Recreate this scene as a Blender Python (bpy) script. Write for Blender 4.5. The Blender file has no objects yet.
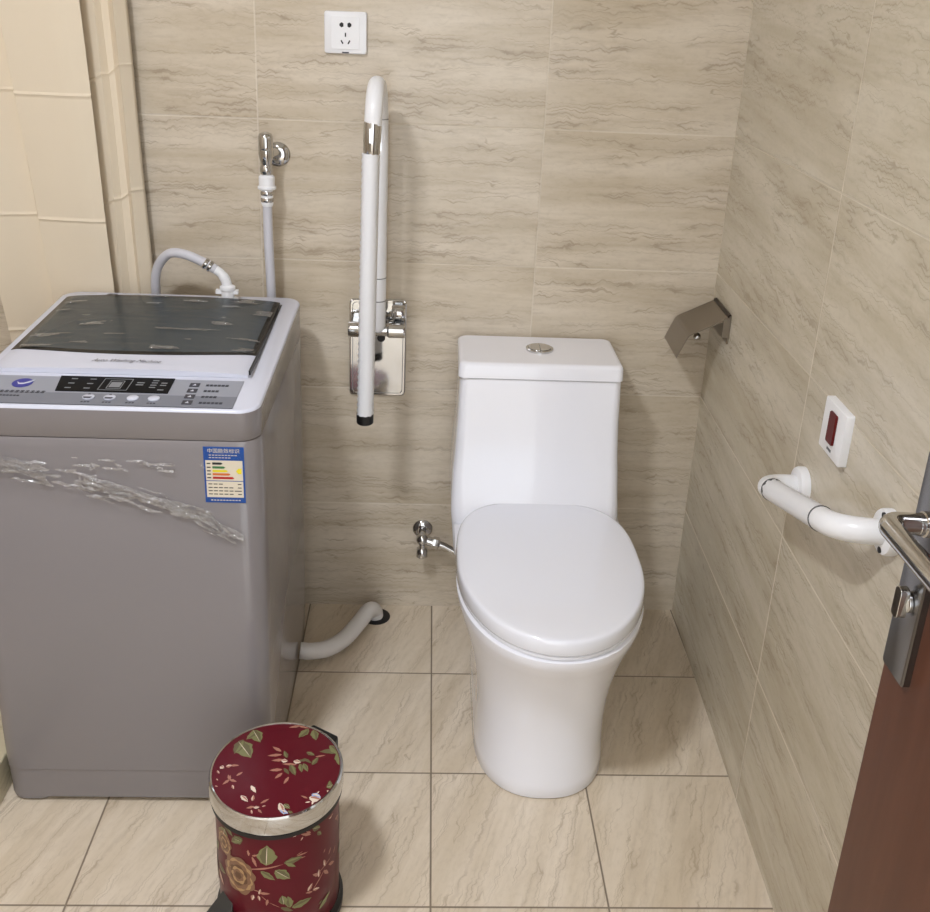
import bpy, math, random
from mathutils import Vector, Matrix, noise
random.seed(7)
S = bpy.context.scene
COL = S.collection
PI = math.pi
# ------------------------------------------------------------------ materials
def lin(c):
    return tuple(((v/255)/12.92 if v/255 <= .04045 else ((v/255+.055)/1.055)**2.4) for v in c)
def mat(name, rgb=(200,200,200), rough=.5, metal=0, coat=0, trans=0, spec=.5, bump=None, ior=1.45, emis=None):
    m = bpy.data.materials.new(name); m.use_nodes = True
    nt = m.node_tree; b = nt.nodes['Principled BSDF']
    b.inputs['Base Color'].default_value = (*lin(rgb), 1)
    b.inputs['Roughness'].default_value = rough
    b.inputs['Metallic'].default_value = metal
    b.inputs['Coat Weight'].default_value = coat
    b.inputs['Coat Roughness'].default_value = .08
    b.inputs['Transmission Weight'].default_value = trans
    b.inputs['Specular IOR Level'].default_value = spec
    b.inputs['IOR'].default_value = ior
    if emis:
        b.inputs['Emission Color'].default_value = (*lin(emis[0]), 1)
        b.inputs['Emission Strength'].default_value = emis[1]
    if bump:
        sc, st, dist = bump
        tc = nt.nodes.new('ShaderNodeTexCoord'); n = nt.nodes.new('ShaderNodeTexNoise'); bp = nt.nodes.new('ShaderNodeBump')
        n.inputs['Scale'].default_value = sc; n.inputs['Detail'].default_value = 4
        bp.inputs['Strength'].default_value = st; bp.inputs['Distance'].default_value = dist
        nt.links.new(tc.outputs['Object'], n.inputs['Vector']); nt.links.new(n.outputs['Fac'], bp.inputs['Height'])
        nt.links.new(bp.outputs['Normal'], b.inputs['Normal'])
    return m

class NG:
    """tiny helper to write node maths"""
    def __init__(s, nt): s.nt = nt
    def node(s, t, **kw):
        n = s.nt.nodes.new(t)
        for k, v in kw.items(): setattr(n, k, v)
        return n
    def link(s, a, b): s.nt.links.new(a, b)
    def m(s, op, a, b=None, c=None):
        n = s.node('ShaderNodeMath', operation=op)
        for i, v in enumerate((a, b, c)):
            if v is None: continue
            if isinstance(v, (int, float)): n.inputs[i].default_value = v
            else: s.link(v, n.inputs[i])
        return n.outputs[0]
    def step(s, v, a, b):
        n = s.node('ShaderNodeMapRange', interpolation_type='SMOOTHSTEP')
        s.link(v, n.inputs[0]); n.inputs[1].default_value = a; n.inputs[2].default_value = b
        return n.outputs[0]
    def noise(s, vec, scale, detail=3, rough=.5, dist=0):
        n = s.node('ShaderNodeTexNoise'); s.link(vec, n.inputs['Vector'])
        n.inputs['Scale'].default_value = scale; n.inputs['Detail'].default_value = detail
        n.inputs['Roughness'].default_value = rough; n.inputs['Distortion'].default_value = dist
        return n.outputs['Fac']
    def mix(s, f, a, b):
        n = s.node('ShaderNodeMix', data_type='RGBA')
        if isinstance(f, (int, float)): n.inputs[0].default_value = f
        else: s.link(f, n.inputs[0])
        for i, v in ((6, a), (7, b)):
            if isinstance(v, tuple): n.inputs[i].default_value = (*lin(v), 1)
            else: s.link(v, n.inputs[i])
        return n.outputs[2]

def tile_mat(name, ax_u, ax_v, u0, du, v0, dv, base, light, dark, grout, gw, rough, vein_rot=0., seed=0., vein=.48, gw_v=None, gs=.42):
    """polished travertine-look tile: veins run along u; grout at u0+k*du, v0+k*dv (object coordinates)"""
    m = bpy.data.materials.new(name); m.use_nodes = True
    nt = m.node_tree; g = NG(nt); b = nt.nodes['Principled BSDF']
    tc = g.node('ShaderNodeTexCoord'); sp = g.node('ShaderNodeSeparateXYZ'); g.link(tc.outputs['Object'], sp.inputs[0])
    U, V = sp.outputs[ax_u], sp.outputs[ax_v]
    # per tile shift of the stone pattern
    iu = g.m('FLOOR', g.m('DIVIDE', g.m('SUBTRACT', U, u0), du)); iv = g.m('FLOOR', g.m('DIVIDE', g.m('SUBTRACT', V, v0), dv))
    tid = g.m('ADD', g.m('MULTIPLY', iu, 7.31), g.m('ADD', g.m('MULTIPLY', iv, 3.77), seed))
    c, s_ = math.cos(vein_rot), math.sin(vein_rot)
    Ur = g.m('ADD', g.m('MULTIPLY', U, c), g.m('MULTIPLY', V, s_)); Vr = g.m('SUBTRACT', g.m('MULTIPLY', V, c), g.m('MULTIPLY', U, s_))
    def vec(su, sv):
        n = g.node('ShaderNodeCombineXYZ'); g.link(g.m('MULTIPLY', Ur, su), n.inputs[0]); g.link(g.m('MULTIPLY', Vr, sv), n.inputs[1]); g.link(tid, n.inputs[2]); return n.outputs[0]
    # small wobble of the vein lines
    wob = g.m('MULTIPLY', g.m('SUBTRACT', g.noise(vec(42, 16), 1.0, 3, .6), .5), .026)
    n2 = g.node('ShaderNodeCombineXYZ'); g.link(g.m('MULTIPLY', Ur, 1.7), n2.inputs[0]); g.link(g.m('MULTIPLY', g.m('ADD', Vr, wob), 25), n2.inputs[1]); g.link(tid, n2.inputs[2])
    nv = g.noise(n2.outputs[0], 1.0, 2.5, .5)
    l1 = g.step(g.m('ABSOLUTE', g.m('SUBTRACT', nv, .5)), .010, .0)
    l2 = g.step(g.m('ABSOLUTE', g.m('SUBTRACT', nv, .58)), .008, .0)
    l3 = g.step(g.m('ABSOLUTE', g.m('SUBTRACT', nv, .42)), .008, .0)
    brk = g.step(g.noise(vec(6, 16), 1.0, 2), .34, .58)
    lines = g.m('MULTIPLY', g.m('MAXIMUM', l1, g.m('MAXIMUM', l2, l3)), brk)
    soft = g.noise(vec(2.2, 15), 1.0, 4, .6, .4)
    fine = g.noise(vec(14, 90), 1.0, 3, .6)
    grit = g.noise(vec(60, 110), 1.0, 4, .7)
    col = g.mix(g.step(soft, .3, .72), base, light)
    col = g.mix(g.m('MULTIPLY', g.step(grit, .45, .75), .16), col, dark)
    col = g.mix(g.m('MULTIPLY', g.step(fine, .5, .8), .22), col, dark)
    # soft darker stone tone around the veins
    halo = g.m('MULTIPLY', g.step(g.m('ABSOLUTE', g.m('SUBTRACT', nv, .5)), .06, .0), g.m('MULTIPLY', brk, .22))
    col = g.mix(halo, col, dark)
    col = g.mix(g.m('MULTIPLY', lines, vein), col, dark)
    def gr(X, x0, d, w):
        t = g.m('MODULO', g.m('ADD', g.m('SUBTRACT', X, x0), 100*d + d/2), d)
        return g.step(g.m('ABSOLUTE', g.m('SUBTRACT', t, d/2)), w, w*.45)
    G = g.m('MAXIMUM', gr(U, u0, du, gw), gr(V, v0, dv, gw_v or gw))
    col = g.mix(g.m('MULTIPLY', G, gs), col, grout)
    g.link(col, b.inputs['Base Color'])
    r = g.m('ADD', g.m('MULTIPLY', G, .4), rough); g.link(r, b.inputs['Roughness'])
    bp = g.node('ShaderNodeBump'); bp.inputs['Strength'].default_value = .35; bp.inputs['Distance'].default_value = .001
    g.link(g.m('SUBTRACT', 1.0, g.m('MAXIMUM', G, g.m('MULTIPLY', lines, .4))), bp.inputs['Height']); g.link(bp.outputs[0], b.inputs['Normal'])
    return m

def film_mat(name, tint=.10, rough=.12, fk=.3, bs=.5, sc=26, dist=.004):
    m = bpy.data.materials.new(name); m.use_nodes = True
    nt = m.node_tree; nt.nodes.clear(); g = NG(nt)
    out = g.node('ShaderNodeOutputMaterial'); tr = g.node('ShaderNodeBsdfTransparent'); gl = g.node('ShaderNodeBsdfGlossy')
    gl.inputs['Roughness'].default_value = rough; mx = g.node('ShaderNodeMixShader')
    lw = g.node('ShaderNodeFresnel'); lw.inputs[0].default_value = 1.5
    tc = g.node('ShaderNodeTexCoord'); bp = g.node('ShaderNodeBump'); bp.inputs['Strength'].default_value = bs; bp.inputs['Distance'].default_value = dist
    mp = g.node('ShaderNodeMapping'); mp.inputs['Scale'].default_value = (1, 3, 1.6); g.link(tc.outputs['Object'], mp.inputs[0])
    g.link(g.noise(mp.outputs[0], sc, 5, .6, 1.2), bp.inputs['Height']); g.link(bp.outputs[0], gl.inputs['Normal'])
    f = g.m('ADD', g.m('MULTIPLY', lw.outputs[0], fk), tint)
    g.link(f, mx.inputs[0]); g.link(tr.outputs[0], mx.inputs[1]); g.link(gl.outputs[0], mx.inputs[2]); g.link(mx.outputs[0], out.inputs[0])
    return m

WHX = -.408; HZ = 1.1884
T_BACK = tile_mat('wall tile stone back', 0, 2, WHX, .6, HZ-1.2, .3, (192,178,156), (213,201,183), (144,127,106), (214,205,190), .0022, .22, 0, 1.3)
T_RIGHT = tile_mat('wall tile stone side', 1, 2, -.628, .628, HZ-1.2, .3, (190,179,157), (211,202,184), (150,137,116), (216,207,190), .0022, .22, .06, 9.1)
T_LEFT = tile_mat('wall tile stone plain', 1, 2, -.3, .6, HZ-1.2, .3, (186,169,147), (202,187,166), (146,128,106), (214,205,190), .0022, .22, 0, 5.1)
T_FLOOR = tile_mat('floor tile stone', 1, 0, -.2628, .304, -.6115, .304, (212,196,172), (229,215,195), (168,149,125), (112,96,78), .0024, .2, .35, 4.4, .5, None, .85)
CERAMIC = mat('white glazed ceramic', (240,240,246), .07, coat=.3)
WPLASTIC = mat('white plastic', (236,236,238), .28)
SEATPL = mat('seat lid plastic', (236,237,244), .1, coat=.5)
CHROME = mat('polished chrome', (205,205,205), .07, 1)
STEEL = mat('brushed stainless steel', (150,142,132), .28, 1, bump=(60,.05,.001))
BLACK = mat('black rubber', (22,21,22), .45)
DARKPL = mat('black gloss plastic', (9,10,13), .5, spec=.1)
GREY = mat('washer grey paint', (132,127,128), .24, coat=.35)
GREYD = mat('washer seam shadow gap', (70,64,62), .6)
RIM = mat('washer pale plastic', (206,208,220), .25)
PANEL = mat('panel silver', (148,151,161), .4)
PANEL2 = mat('panel darker silver', (118,121,131), .4)
SMOKE = mat('smoked lid glass', (60,68,72), .24, spec=.3)
SMOKEE = mat('black lid border', (12,13,15), .2, spec=.3)
INK = mat('dark print', (60,60,68), .5)
INKG = mat('pale grey print', (128,130,134), .5)
NAVY = mat('navy logo print', (45,48,140), .4)
BLUE = mat('label blue', (22,74,150), .4)
PAPER = mat('label cream paper', (222,212,192), .5)
LG = mat('label green', (60,120,70), .5); LK = mat('label dark bar', (45,45,45), .5); LY = mat('label yellow', (228,212,40), .5); LO = mat('label orange', (205,110,50), .5); LR = mat('label red', (180,40,35), .5)
HOSEG = mat('grey white hose', (200,199,205), .4)
HOSED = mat('white corrugated hose', (226,222,218), .4)
REDP = mat('dark red lacquer', (92,16,30), .32, spec=.25)
LEAFG = mat('olive leaf print', (122,122,80), .35, bump=(90,.2,.001)); LEAFO = mat('dark olive leaf print', (100,92,62), .35)
PINKP = mat('dusty pink petal print', (170,118,100), .35); WHITP = mat('cream petal print', (226,208,190), .3); BLUP = mat('pale blue petal print', (150,170,212), .3)
ROSE1 = mat('tan rose print', (128,92,68), .35); ROSE2 = mat('pale tan rose print', (172,138,96), .35); ROSE3 = mat('brown rose print', (98,66,42), .35)
CURT = mat('cream curtain cloth', (221,207,184), .75, bump=(300,.15,.0006))
CURTE = mat('cream curtain crease', (236,228,202), .7)
WOOD = mat('red brown door veneer', (100,62,46), .38, bump=(40,.05,.001))
def wood_grain(m):
    nt = m.node_tree; g = NG(nt); b = nt.nodes['Principled BSDF']
    tc = g.node('ShaderNodeTexCoord'); mp = g.node('ShaderNodeMapping'); mp.inputs['Scale'].default_value = (12, 12, 1.2); g.link(tc.outputs['Object'], mp.inputs[0])
    g.link(g.mix(g.step(g.noise(mp.outputs[0], 3, 5, .6, .3), .3, .75), (78,44,29), (90,54,38)), b.inputs['Base Color'])
wood_grain(WOOD)
REDBTN = mat('dark red button', (92,12,10), .4, spec=.3)
PAINT = mat('white ceiling paint', (232,230,226), .8)
WALLP = mat('painted wall', (214,206,192), .8)
LAMP = mat('lamp diffuser', (255,252,246), .5, emis=((240,245,255), 155))
PEDAL = mat('grey black pedal plastic', (58,57,55), .5)
RING = mat('thin dark line', (70,70,70), .5)

# ------------------------------------------------------------------ mesh builder
def origin_of(p):
    while p is not None:
        if p.get('_root'): return Vector(p.location)
        p = p.parent
    return Vector((0,0,0))
class MB:
    def __init__(s): s.v=[]; s.f=[]; s.mi=[]; s.cur=0
    def add(s, vs, fs, mi=None):
        o = len(s.v); s.v += [Vector(v) for v in vs]; k = s.cur if mi is None else mi
        for f in fs: s.f.append([o+i for i in f]); s.mi.append(k)
        return s
    def box(s, a, b, mi=None):
        x0,y0,z0=a; x1,y1,z1=b
        return s.add([(x0,y0,z0),(x1,y0,z0),(x1,y1,z0),(x0,y1,z0),(x0,y0,z1),(x1,y0,z1),(x1,y1,z1),(x0,y1,z1)],
            [(0,3,2,1),(4,5,6,7),(0,1,5,4),(1,2,6,5),(2,3,7,6),(3,0,4,7)], mi)
    def loft(s, rings, cap=(True,True), mi=None, closed=True):
        n=len(rings[0]); vs=[p for r in rings for p in r]; fs=[]
        for i in range(len(rings)-1):
            for j in range(n if closed else n-1):
                k=(j+1)%n; fs.append((i*n+j,i*n+k,(i+1)*n+k,(i+1)*n+j))
        if cap[0]: fs.append(tuple(range(n))[::-1])
        if cap[1]: fs.append(tuple((len(rings)-1)*n+j for j in range(n)))
        return s.add(vs, fs, mi)
    def tube(s, pts, r, n=20, cap=True, mi=None, closed=False):
        pts=[Vector(p) for p in pts]; R=r if isinstance(r,(list,tuple)) else [r]*len(pts)
        T=[]
        for i in range(len(pts)):
            a=pts[max(i-1,0)]; b=pts[min(i+1,len(pts)-1)]; t=(b-a); T.append(t.normalized() if t.length>0 else Vector((0,0,1)))
        up=Vector((0,0,1)) if abs(T[0].z)<.9 else Vector((1,0,0))
        N=T[0].cross(up).normalized(); rings=[]
        for i,p in enumerate(pts):
            if i: N=(N-T[i]*N.dot(T[i])).normalized()
            B=T[i].cross(N)
            rings.append([p+N*(R[i]*math.cos(2*PI*j/n))+B*(R[i]*math.sin(2*PI*j/n)) for j in range(n)])
        return s.loft(rings,(cap,cap),mi)
    def lathe(s, prof, c, axis=(0,0,1), n=48, cap=(True,True), mi=None):
        """prof: (radius, height along axis)"""
        A=Vector(axis).normalized(); up=Vector((0,0,1)) if abs(A.z)<.9 else Vector((1,0,0))
        N=A.cross(up).normalized(); B=A.cross(N); c=Vector(c)
        return s.loft([[c+A*h+(N*math.cos(2*PI*j/n)+B*math.sin(2*PI*j/n))*max(r,1e-5) for j in range(n)] for r,h in prof],cap,mi)
    def ball(s, c, r, n=16, mi=None, sc=(1,1,1)):
        rings=[]
        for i in range(1,n):
            a=PI*i/n-PI/2
            rings.append([(c[0]+sc[0]*r*math.cos(a)*math.cos(2*PI*j/n/1),c[1]+sc[1]*r*math.cos(a)*math.sin(2*PI*j/n),c[2]+sc[2]*r*math.sin(a)) for j in range(n)])
        return s.loft(rings,(True,True),mi)
    def prism(s, poly, a, b, fn, mi=None):
        """poly 2D, extruded a..b, fn(u,v,w)->xyz"""
        return s.loft([[fn(u,v,a) for u,v in poly],[fn(u,v,b) for u,v in poly]],(True,True),mi)
    def build(s, name, mats, parent=None, smooth=35, bevel=0, seg=3, label=None, sub=0):
        o0=origin_of(parent) if parent is not None else Vector((0,0,0))
        me=bpy.data.meshes.new(name); me.from_pydata([v-o0 for v in s.v],[],s.f)
        if not isinstance(mats,(list,tuple)): mats=[mats]
        for m in mats: me.materials.append(m)
        for p,k in zip(me.polygons,s.mi): p.material_index=k
        import bmesh
        bm=bmesh.new(); bm.from_mesh(me); bmesh.ops.recalc_face_normals(bm,faces=bm.faces); bm.to_mesh(me); bm.free()
        if smooth:
            me.shade_smooth(); me.set_sharp_from_angle(angle=math.radians(smooth))
        o=bpy.data.objects.new(name,me); COL.objects.link(o)
        if parent is not None: o.parent=parent
        if bevel:
            b=o.modifiers.new('bevel','BEVEL'); b.width=bevel; b.segments=seg; b.limit_method='ANGLE'; b.angle_limit=math.radians(40); b.harden_normals=True
        if sub:
            b=o.modifiers.new('sub','SUBSURF'); b.levels=sub; b.render_levels=sub
        if label: o['label']=label
        return o
def join_into(dst, src):
    import bmesh
    k=len(dst.data.materials); bm=bmesh.new(); bm.from_mesh(src.data)
    for f in bm.faces: f.material_index+=k
    tmp=bpy.data.meshes.new('tmp'); bm.to_mesh(tmp); bm.free()
    for m_ in src.data.materials: dst.data.materials.append(m_)
    bm=bmesh.new(); bm.from_mesh(dst.data); bm.from_mesh(tmp); bm.to_mesh(dst.data); bm.free()
    bpy.data.objects.remove(src); bpy.data.meshes.remove(tmp)
def thing(name, label, cat, loc, group=None):
    o=bpy.data.objects.new(name,None); COL.objects.link(o); o.location=loc; o.empty_display_size=.05
    o['label']=label; o['category']=cat; o['_root']=1
    if group: o['group']=group
    return o
def tag(o,label,cat): o['label']=label; o['category']=cat; return o
def struct(o): o['kind']='structure'; return o
def path(pts, rads, n=10):
    """polyline with rounded corners"""
    pts=[Vector(p) for p in pts]; out=[pts[0]]
    for i in range(1,len(pts)-1):
        a,b,c=pts[i-1],pts[i],pts[i+1]; r=rads[i-1] if isinstance(rads,(list,tuple)) else rads
        d1=(a-b).normalized(); d2=(c-b).normalized(); ang=d1.angle(d2)
        if r<=0 or ang>3.1: out.append(b); continue
        t=min(r/math.tan(ang/2),(a-b).length*.49 if i>1 else (a-b).length*.98,(c-b).length*.49 if i<len(pts)-2 else (c-b).length*.98)
        p0=b+d1*t; p1=b+d2*t
        rr=t*math.tan(ang/2); cen=b+(d1+d2).normalized()*(rr/math.sin(ang/2)); v0=p0-cen; v1=p1-cen; th=v0.angle(v1)
        for k in range(n+1):
            f=k/n; out.append(cen+(v0*math.sin((1-f)*th)+v1*math.sin(f*th))/math.sin(th))
    out.append(pts[-1]); return out
def catmull(pts, n=8):
    P=[Vector(p) for p in pts]; P=[P[0]*2-P[1]]+P+[P[-1]*2-P[-2]]; out=[]
    for i in range(1,len(P)-2):
        for k in range(n):
            t=k/n; a,b,c,d=P[i-1],P[i],P[i+1],P[i+2]
            out.append(.5*((2*b)+(c-a)*t+(2*a-5*b+4*c-d)*t*t+(3*b-a-3*c+d)*t**3))
    out.append(P[-2]); return out
def text_geo(txt, size, fn, depth=.0004, shear=0):
    cu=bpy.data.curves.new('t','FONT'); cu.body=txt; cu.size=size; cu.shear=shear; cu.align_x='CENTER'; cu.align_y='CENTER'; cu.resolution_u=2
    o=bpy.data.objects.new('t',cu); COL.objects.link(o)
    dg=bpy.context.evaluated_depsgraph_get(); me=bpy.data.meshes.new_from_object(o.evaluated_get(dg))
    vs=[tuple(v.co) for v in me.vertices]; fs=[tuple(p.vertices) for p in me.polygons]
    bpy.data.objects.remove(o); bpy.data.curves.remove(cu); bpy.data.meshes.remove(me)
    return [fn(v[0],v[1]) for v in vs], fs
def rrect(x0,y0,x1,y1,r,n=6):
    out=[]
    for cx,cy,a in ((x1-r,y1-r,0),(x0+r,y1-r,90),(x0+r,y0+r,180),(x1-r,y0+r,270)):
        for k in range(n+1):
            t=math.radians(a+90*k/n); out.append((cx+r*math.cos(t),cy+r*math.sin(t)))
    return out
LID= [('g', -42.0, 81.0, -58.0, 60.0, 0.5), ('g', -51.0, 83.0, -34.0, 53.0, 0.6), ('g', -70.0, 56.0, -43.0, 18.0, 0.6), ('o', -63.0, 60.0, -71.0, 27.0, 0.5), ('p', 25.0, 94.0, 7.0, 89.0, 0.3), ('p', 19.0, 98.0, 42.0, 88.0, 0.3), ('g', 40.0, 86.0, 26.0, 65.0, 0.5), ('g', 48.0, 85.0, 55.0, 60.0, 0.5), ('p', 47.0, 92.0, 66.0, 77.0, 0.25), ('o', 98.0, 39.0, 63.0, 34.0, 0.35), ('g', 78.0, 49.0, 100.0, 28.0, 0.45), ('g', 93.0, 35.0, 101.0, 3.0, 0.45), ('p', 3.0, 32.0, -13.0, 43.0, 0.3), ('p', 5.0, 25.0, -18.0, 22.0, 0.25), ('p', 10.0, 14.0, -10.0, 12.0, 0.3), ('p', 10.0, -7.0, -10.0, -9.0, 0.3), ('p', 11.0, -14.0, 1.0, -26.0, 0.35), ('p', 22.0, -22.0, 16.0, -37.0, 0.3), ('o', 14.0, 18.0, 7.0, 34.0, 0.4), ('w', 6.0, 12.0, 16.0, 11.0, 0.8), ('w', 25.0, 11.0, 37.0, 9.0, 0.7), ('g', 41.0, 7.0, 50.0, -10.0, 0.4), ('g', 36.0, 6.0, 41.0, -12.0, 0.4), ('o', 21.0, 4.0, 32.0, -19.0, 0.4), ('o', 12.0, -4.0, 22.0, -17.0, 0.35), ('o', 48.0, 15.0, 30.0, 12.0, 0.3), ('o', 43.0, 32.0, 57.0, 25.0, 0.5), ('o', 55.0, 4.0, 63.0, 22.0, 0.4), ('p', 58.0, 22.0, 74.0, 27.0, 0.2), ('p', 31.0, 4.0, 7.0, 5.0, 0.2), ('o', 40.0, 18.0, 54.0, 8.0, 0.3), ('p', -73.0, 2.0, -58.0, 2.0, 0.3), ('w', -88.0, 0.0, -81.0, -3.0, 0.9), ('p', -79.0, 0.0, -69.0, 2.0, 0.7), ('p', -59.0, -20.0, -50.0, -12.0, 0.35), ('p', -68.0, -27.0, -77.0, -37.0, 0.35), ('p', -68.0, -27.0, -56.0, -32.0, 0.35), ('p', -69.0, -27.0, -72.0, -17.0, 0.3), ('p', -67.0, -28.0, -69.0, -18.0, 0.3), ('p', -62.0, -38.0, -58.0, -47.0, 0.4), ('p', -91.0, -8.0, -86.0, -15.0, 0.4), ('p', -89.0, -25.0, -85.0, -29.0, 0.4), ('p', -88.0, -39.0, -83.0, -41.0, 0.4), ('w', -33.0, -40.0, -23.0, -54.0, 0.35), ('w', -45.0, -59.0, -32.0, -71.0, 0.4), ('p', -26.0, -70.0, -26.0, -58.0, 0.45), ('p', -21.0, -80.0, -33.0, -83.0, 0.35), ('w', -22.0, -82.0, -13.0, -81.0, 0.5), ('p', -15.0, -85.0, -8.0, -92.0, 0.35), ('p', -10.0, -80.0, -4.0, -78.0, 0.4), ('p', -13.0, -74.0, -1.0, -65.0, 0.25), ('p', -25.0, -86.0, -22.0, -94.0, 0.4), ('w', 15.0, -73.0, 25.0, -94.0, 0.4), ('b', 18.0, -86.0, 31.0, -92.0, 0.5), ('g', 22.0, -75.0, 32.0, -83.0, 0.6), ('g', 30.0, -87.0, 39.0, -93.0, 0.4), ('p', 56.0, -63.0, 45.0, -58.0, 0.25), ('w', 61.0, -69.0, 53.0, -71.0, 0.3), ('w', 58.0, -61.0, 79.0, -66.0, 0.6), ('b', 61.0, -55.0, 76.0, -60.0, 0.6), ('w', 65.0, -66.0, 64.0, -76.0, 0.3), ('w', 69.0, -53.0, 72.0, -48.0, 0.4), ('g', 82.0, -40.0, 94.0, -35.0, 0.7), ('w', 84.0, -46.0, 88.0, -50.0, 0.7), ('o', 87.0, -40.0, 86.0, -26.0, 0.5)]
BODY= [('g', -92.1, 184.1, -90.7, 224.7, 0.75), ('g', -97.3, 171.7, -84.8, 154.2, 0.4), ('g', -84.5, 173.9, -71.4, 152.2, 0.6), ('o', -76.6, 186.3, -59.1, 188.8, 0.4), ('g', -75.2, 185.7, -66.0, 173.4, 0.3), ('p', -65.1, 194.0, -54.0, 192.8, 0.15), ('p', -62.2, 186.7, -56.0, 185.7, 0.15), ('p', -65.1, 195.6, -59.0, 198.5, 0.12), ('p', -108.6, 171.6, -76.7, 184.7, 0.03), ('p', -76.7, 184.7, -65.2, 187.5, 0.05), ('o', -113.7, 229.8, -127.1, 210.7, 0.5), ('g', -135.6, 226.2, -143.9, 178.6, 0.6), ('g', -122.8, 221.8, -114.7, 222.6, 0.7), ('o', -137.6, 239.8, -124.7, 223.0, 0.5), ('p', -106.4, 202.3, -110.2, 206.5, 0.3), ('p', -104.9, 199.8, -98.9, 203.9, 0.3), ('p', -104.9, 198.2, -100.8, 178.8, 0.25), ('p', -108.0, 198.1, -108.5, 210.8, 0.3), ('p', -106.4, 131.4, -97.4, 128.5, 0.12), ('p', -97.5, 120.1, -90.5, 107.7, 0.08), ('p', -99.7, 122.8, -98.0, 135.1, 0.4), ('p', -99.6, 126.2, -89.5, 126.2, 0.3), ('p', -105.1, 120.4, -106.9, 107.5, 0.5), ('p', -100.5, 120.8, -99.2, 109.5, 0.4), ('p', -91.8, 114.4, -93.5, 100.7, 0.3), ('p', -90.5, 107.7, -80.7, 96.0, 0.06), ('g', -77.7, 101.8, -78.9, 120.8, 0.7), ('g', -72.1, 92.0, -74.0, 116.9, 0.5), ('g', -70.7, 91.1, -51.1, 94.2, 0.4), ('o', -80.7, 96.0, -69.3, 83.3, 0.3), ('o', -49.0, 233.3, -39.9, 225.0, 0.6), ('p', -50.8, 224.1, -60.9, 234.3, 0.25), ('p', -58.7, 227.5, -61.1, 221.5, 0.4), ('o', -43.8, 220.4, -39.0, 209.1, 0.5), ('p', -64.6, 234.2, -69.7, 236.7, 0.4), ('p', -50.7, 227.3, -55.5, 234.1, 0.3), ('p', -36.2, 166.8, -34.0, 173.4, 0.3), ('p', -29.3, 152.6, -25.2, 162.7, 0.25), ('p', -20.7, 141.4, -17.0, 152.0, 0.25), ('p', -50.1, 108.4, -34.3, 133.4, 0.04), ('p', -42.6, 135.7, -23.9, 143.4, 0.05), ('p', -41.7, 129.3, -49.8, 140.3, 0.35), ('p', -42.7, 125.6, -42.5, 142.4, 0.4), ('p', -36.5, 130.1, -29.6, 113.8, 0.3), ('p', -55.1, 111.0, -50.0, 123.6, 0.5), ('p', -50.1, 108.4, -41.9, 102.2, 0.4), ('p', -34.2, 136.7, -36.3, 153.5, 0.4), ('p', -29.5, 132.4, -19.1, 121.4, 0.3), ('p', -50.1, 105.0, -57.5, 110.3, 0.3), ('g', -43.2, 57.3, -27.3, 73.2, 0.3), ('o', -43.1, 67.7, -39.1, 72.0, 0.5), ('p', -26.2, 224.2, -20.1, 224.3, 0.3), ('p', -16.6, 205.2, -6.5, 197.7, 0.3), ('p', -23.3, 222.9, -28.8, 225.1, 0.4), ('p', -12.3, 204.5, -9.8, 190.0, 0.3)]
# ------------------------------------------------------------------ the room
TW = math.tan(math.radians(1.5615))
def wx(y): return TW*y                       # x of the right wall (it is not quite square to the back wall)
YF = -2.16
struct(MB().box((-2.3,YF-1.6,-.1),(.12,.1,0)).build('floor', T_FLOOR, smooth=0))
struct(MB().box((-2.3,0,-.1),(.12,.1,2.5)).build('wall_back', T_BACK, smooth=0))
m = MB(); m.add([(0,0,0),(wx(YF),YF,0),(.1,YF,0),(.1,0,0),(0,0,2.5),(wx(YF),YF,2.5),(.1,YF,2.5),(.1,0,2.5)],[(0,3,2,1),(4,5,6,7),(0,1,5,4),(1,2,6,5),(2,3,7,6),(3,0,4,7)])
struct(m.build('wall_right', T_RIGHT, smooth=0))
struct(MB().box((-2.3,YF,0),(-2.2,0,2.5)).build('wall_left', T_LEFT, smooth=0))
m = MB(); m.box((-2.3,YF-.1,0),(-1.02,YF,2.5)); m.box((-.14,YF-.1,0),(.12,YF,2.5)); m.box((-1.02,YF-.1,2.1),(-.14,YF,2.5))
struct(m.build('wall_front', WALLP, smooth=0))
struct(MB().box((-2.3,YF-1.6,2.5),(.12,.1,2.6)).build('ceiling', PAINT, smooth=0))
# raised edging of the shower beside the washer
CURB = tile_mat('curb stone', 1, 2, -.4, .6, -1, 5, (190,180,152), (208,198,170), (160,146,118), (150,140,118), .002, .35, .2, 2.2)
struct(MB().box((-1.50,YF,0),(-1.412,-.0,.078)).build('trim_1', CURB, bevel=.003))

# ------------------------------------------------------------------ ceiling lamps
def lamp(x, y, r, label):
    t = thing('ceiling_light', label, 'light', (x,y,2.5), 'ceiling lamps')
    MB().lathe([(r+.02,0),(r+.02,-.03),(r,-.036),(r,-.02)],(x,y,2.5),n=48,cap=(True,True)).build('lamp_frame', WPLASTIC, t)
    MB().lathe([(r-.002,-.021),(r-.002,-.034),(r*.6,-.040),(.0,-.042)],(x,y,2.5),n=48).build('diffuser', LAMP, t)
lamp(-1.30,-1.62,.13,'round white ceiling lamp near the doorway')

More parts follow.
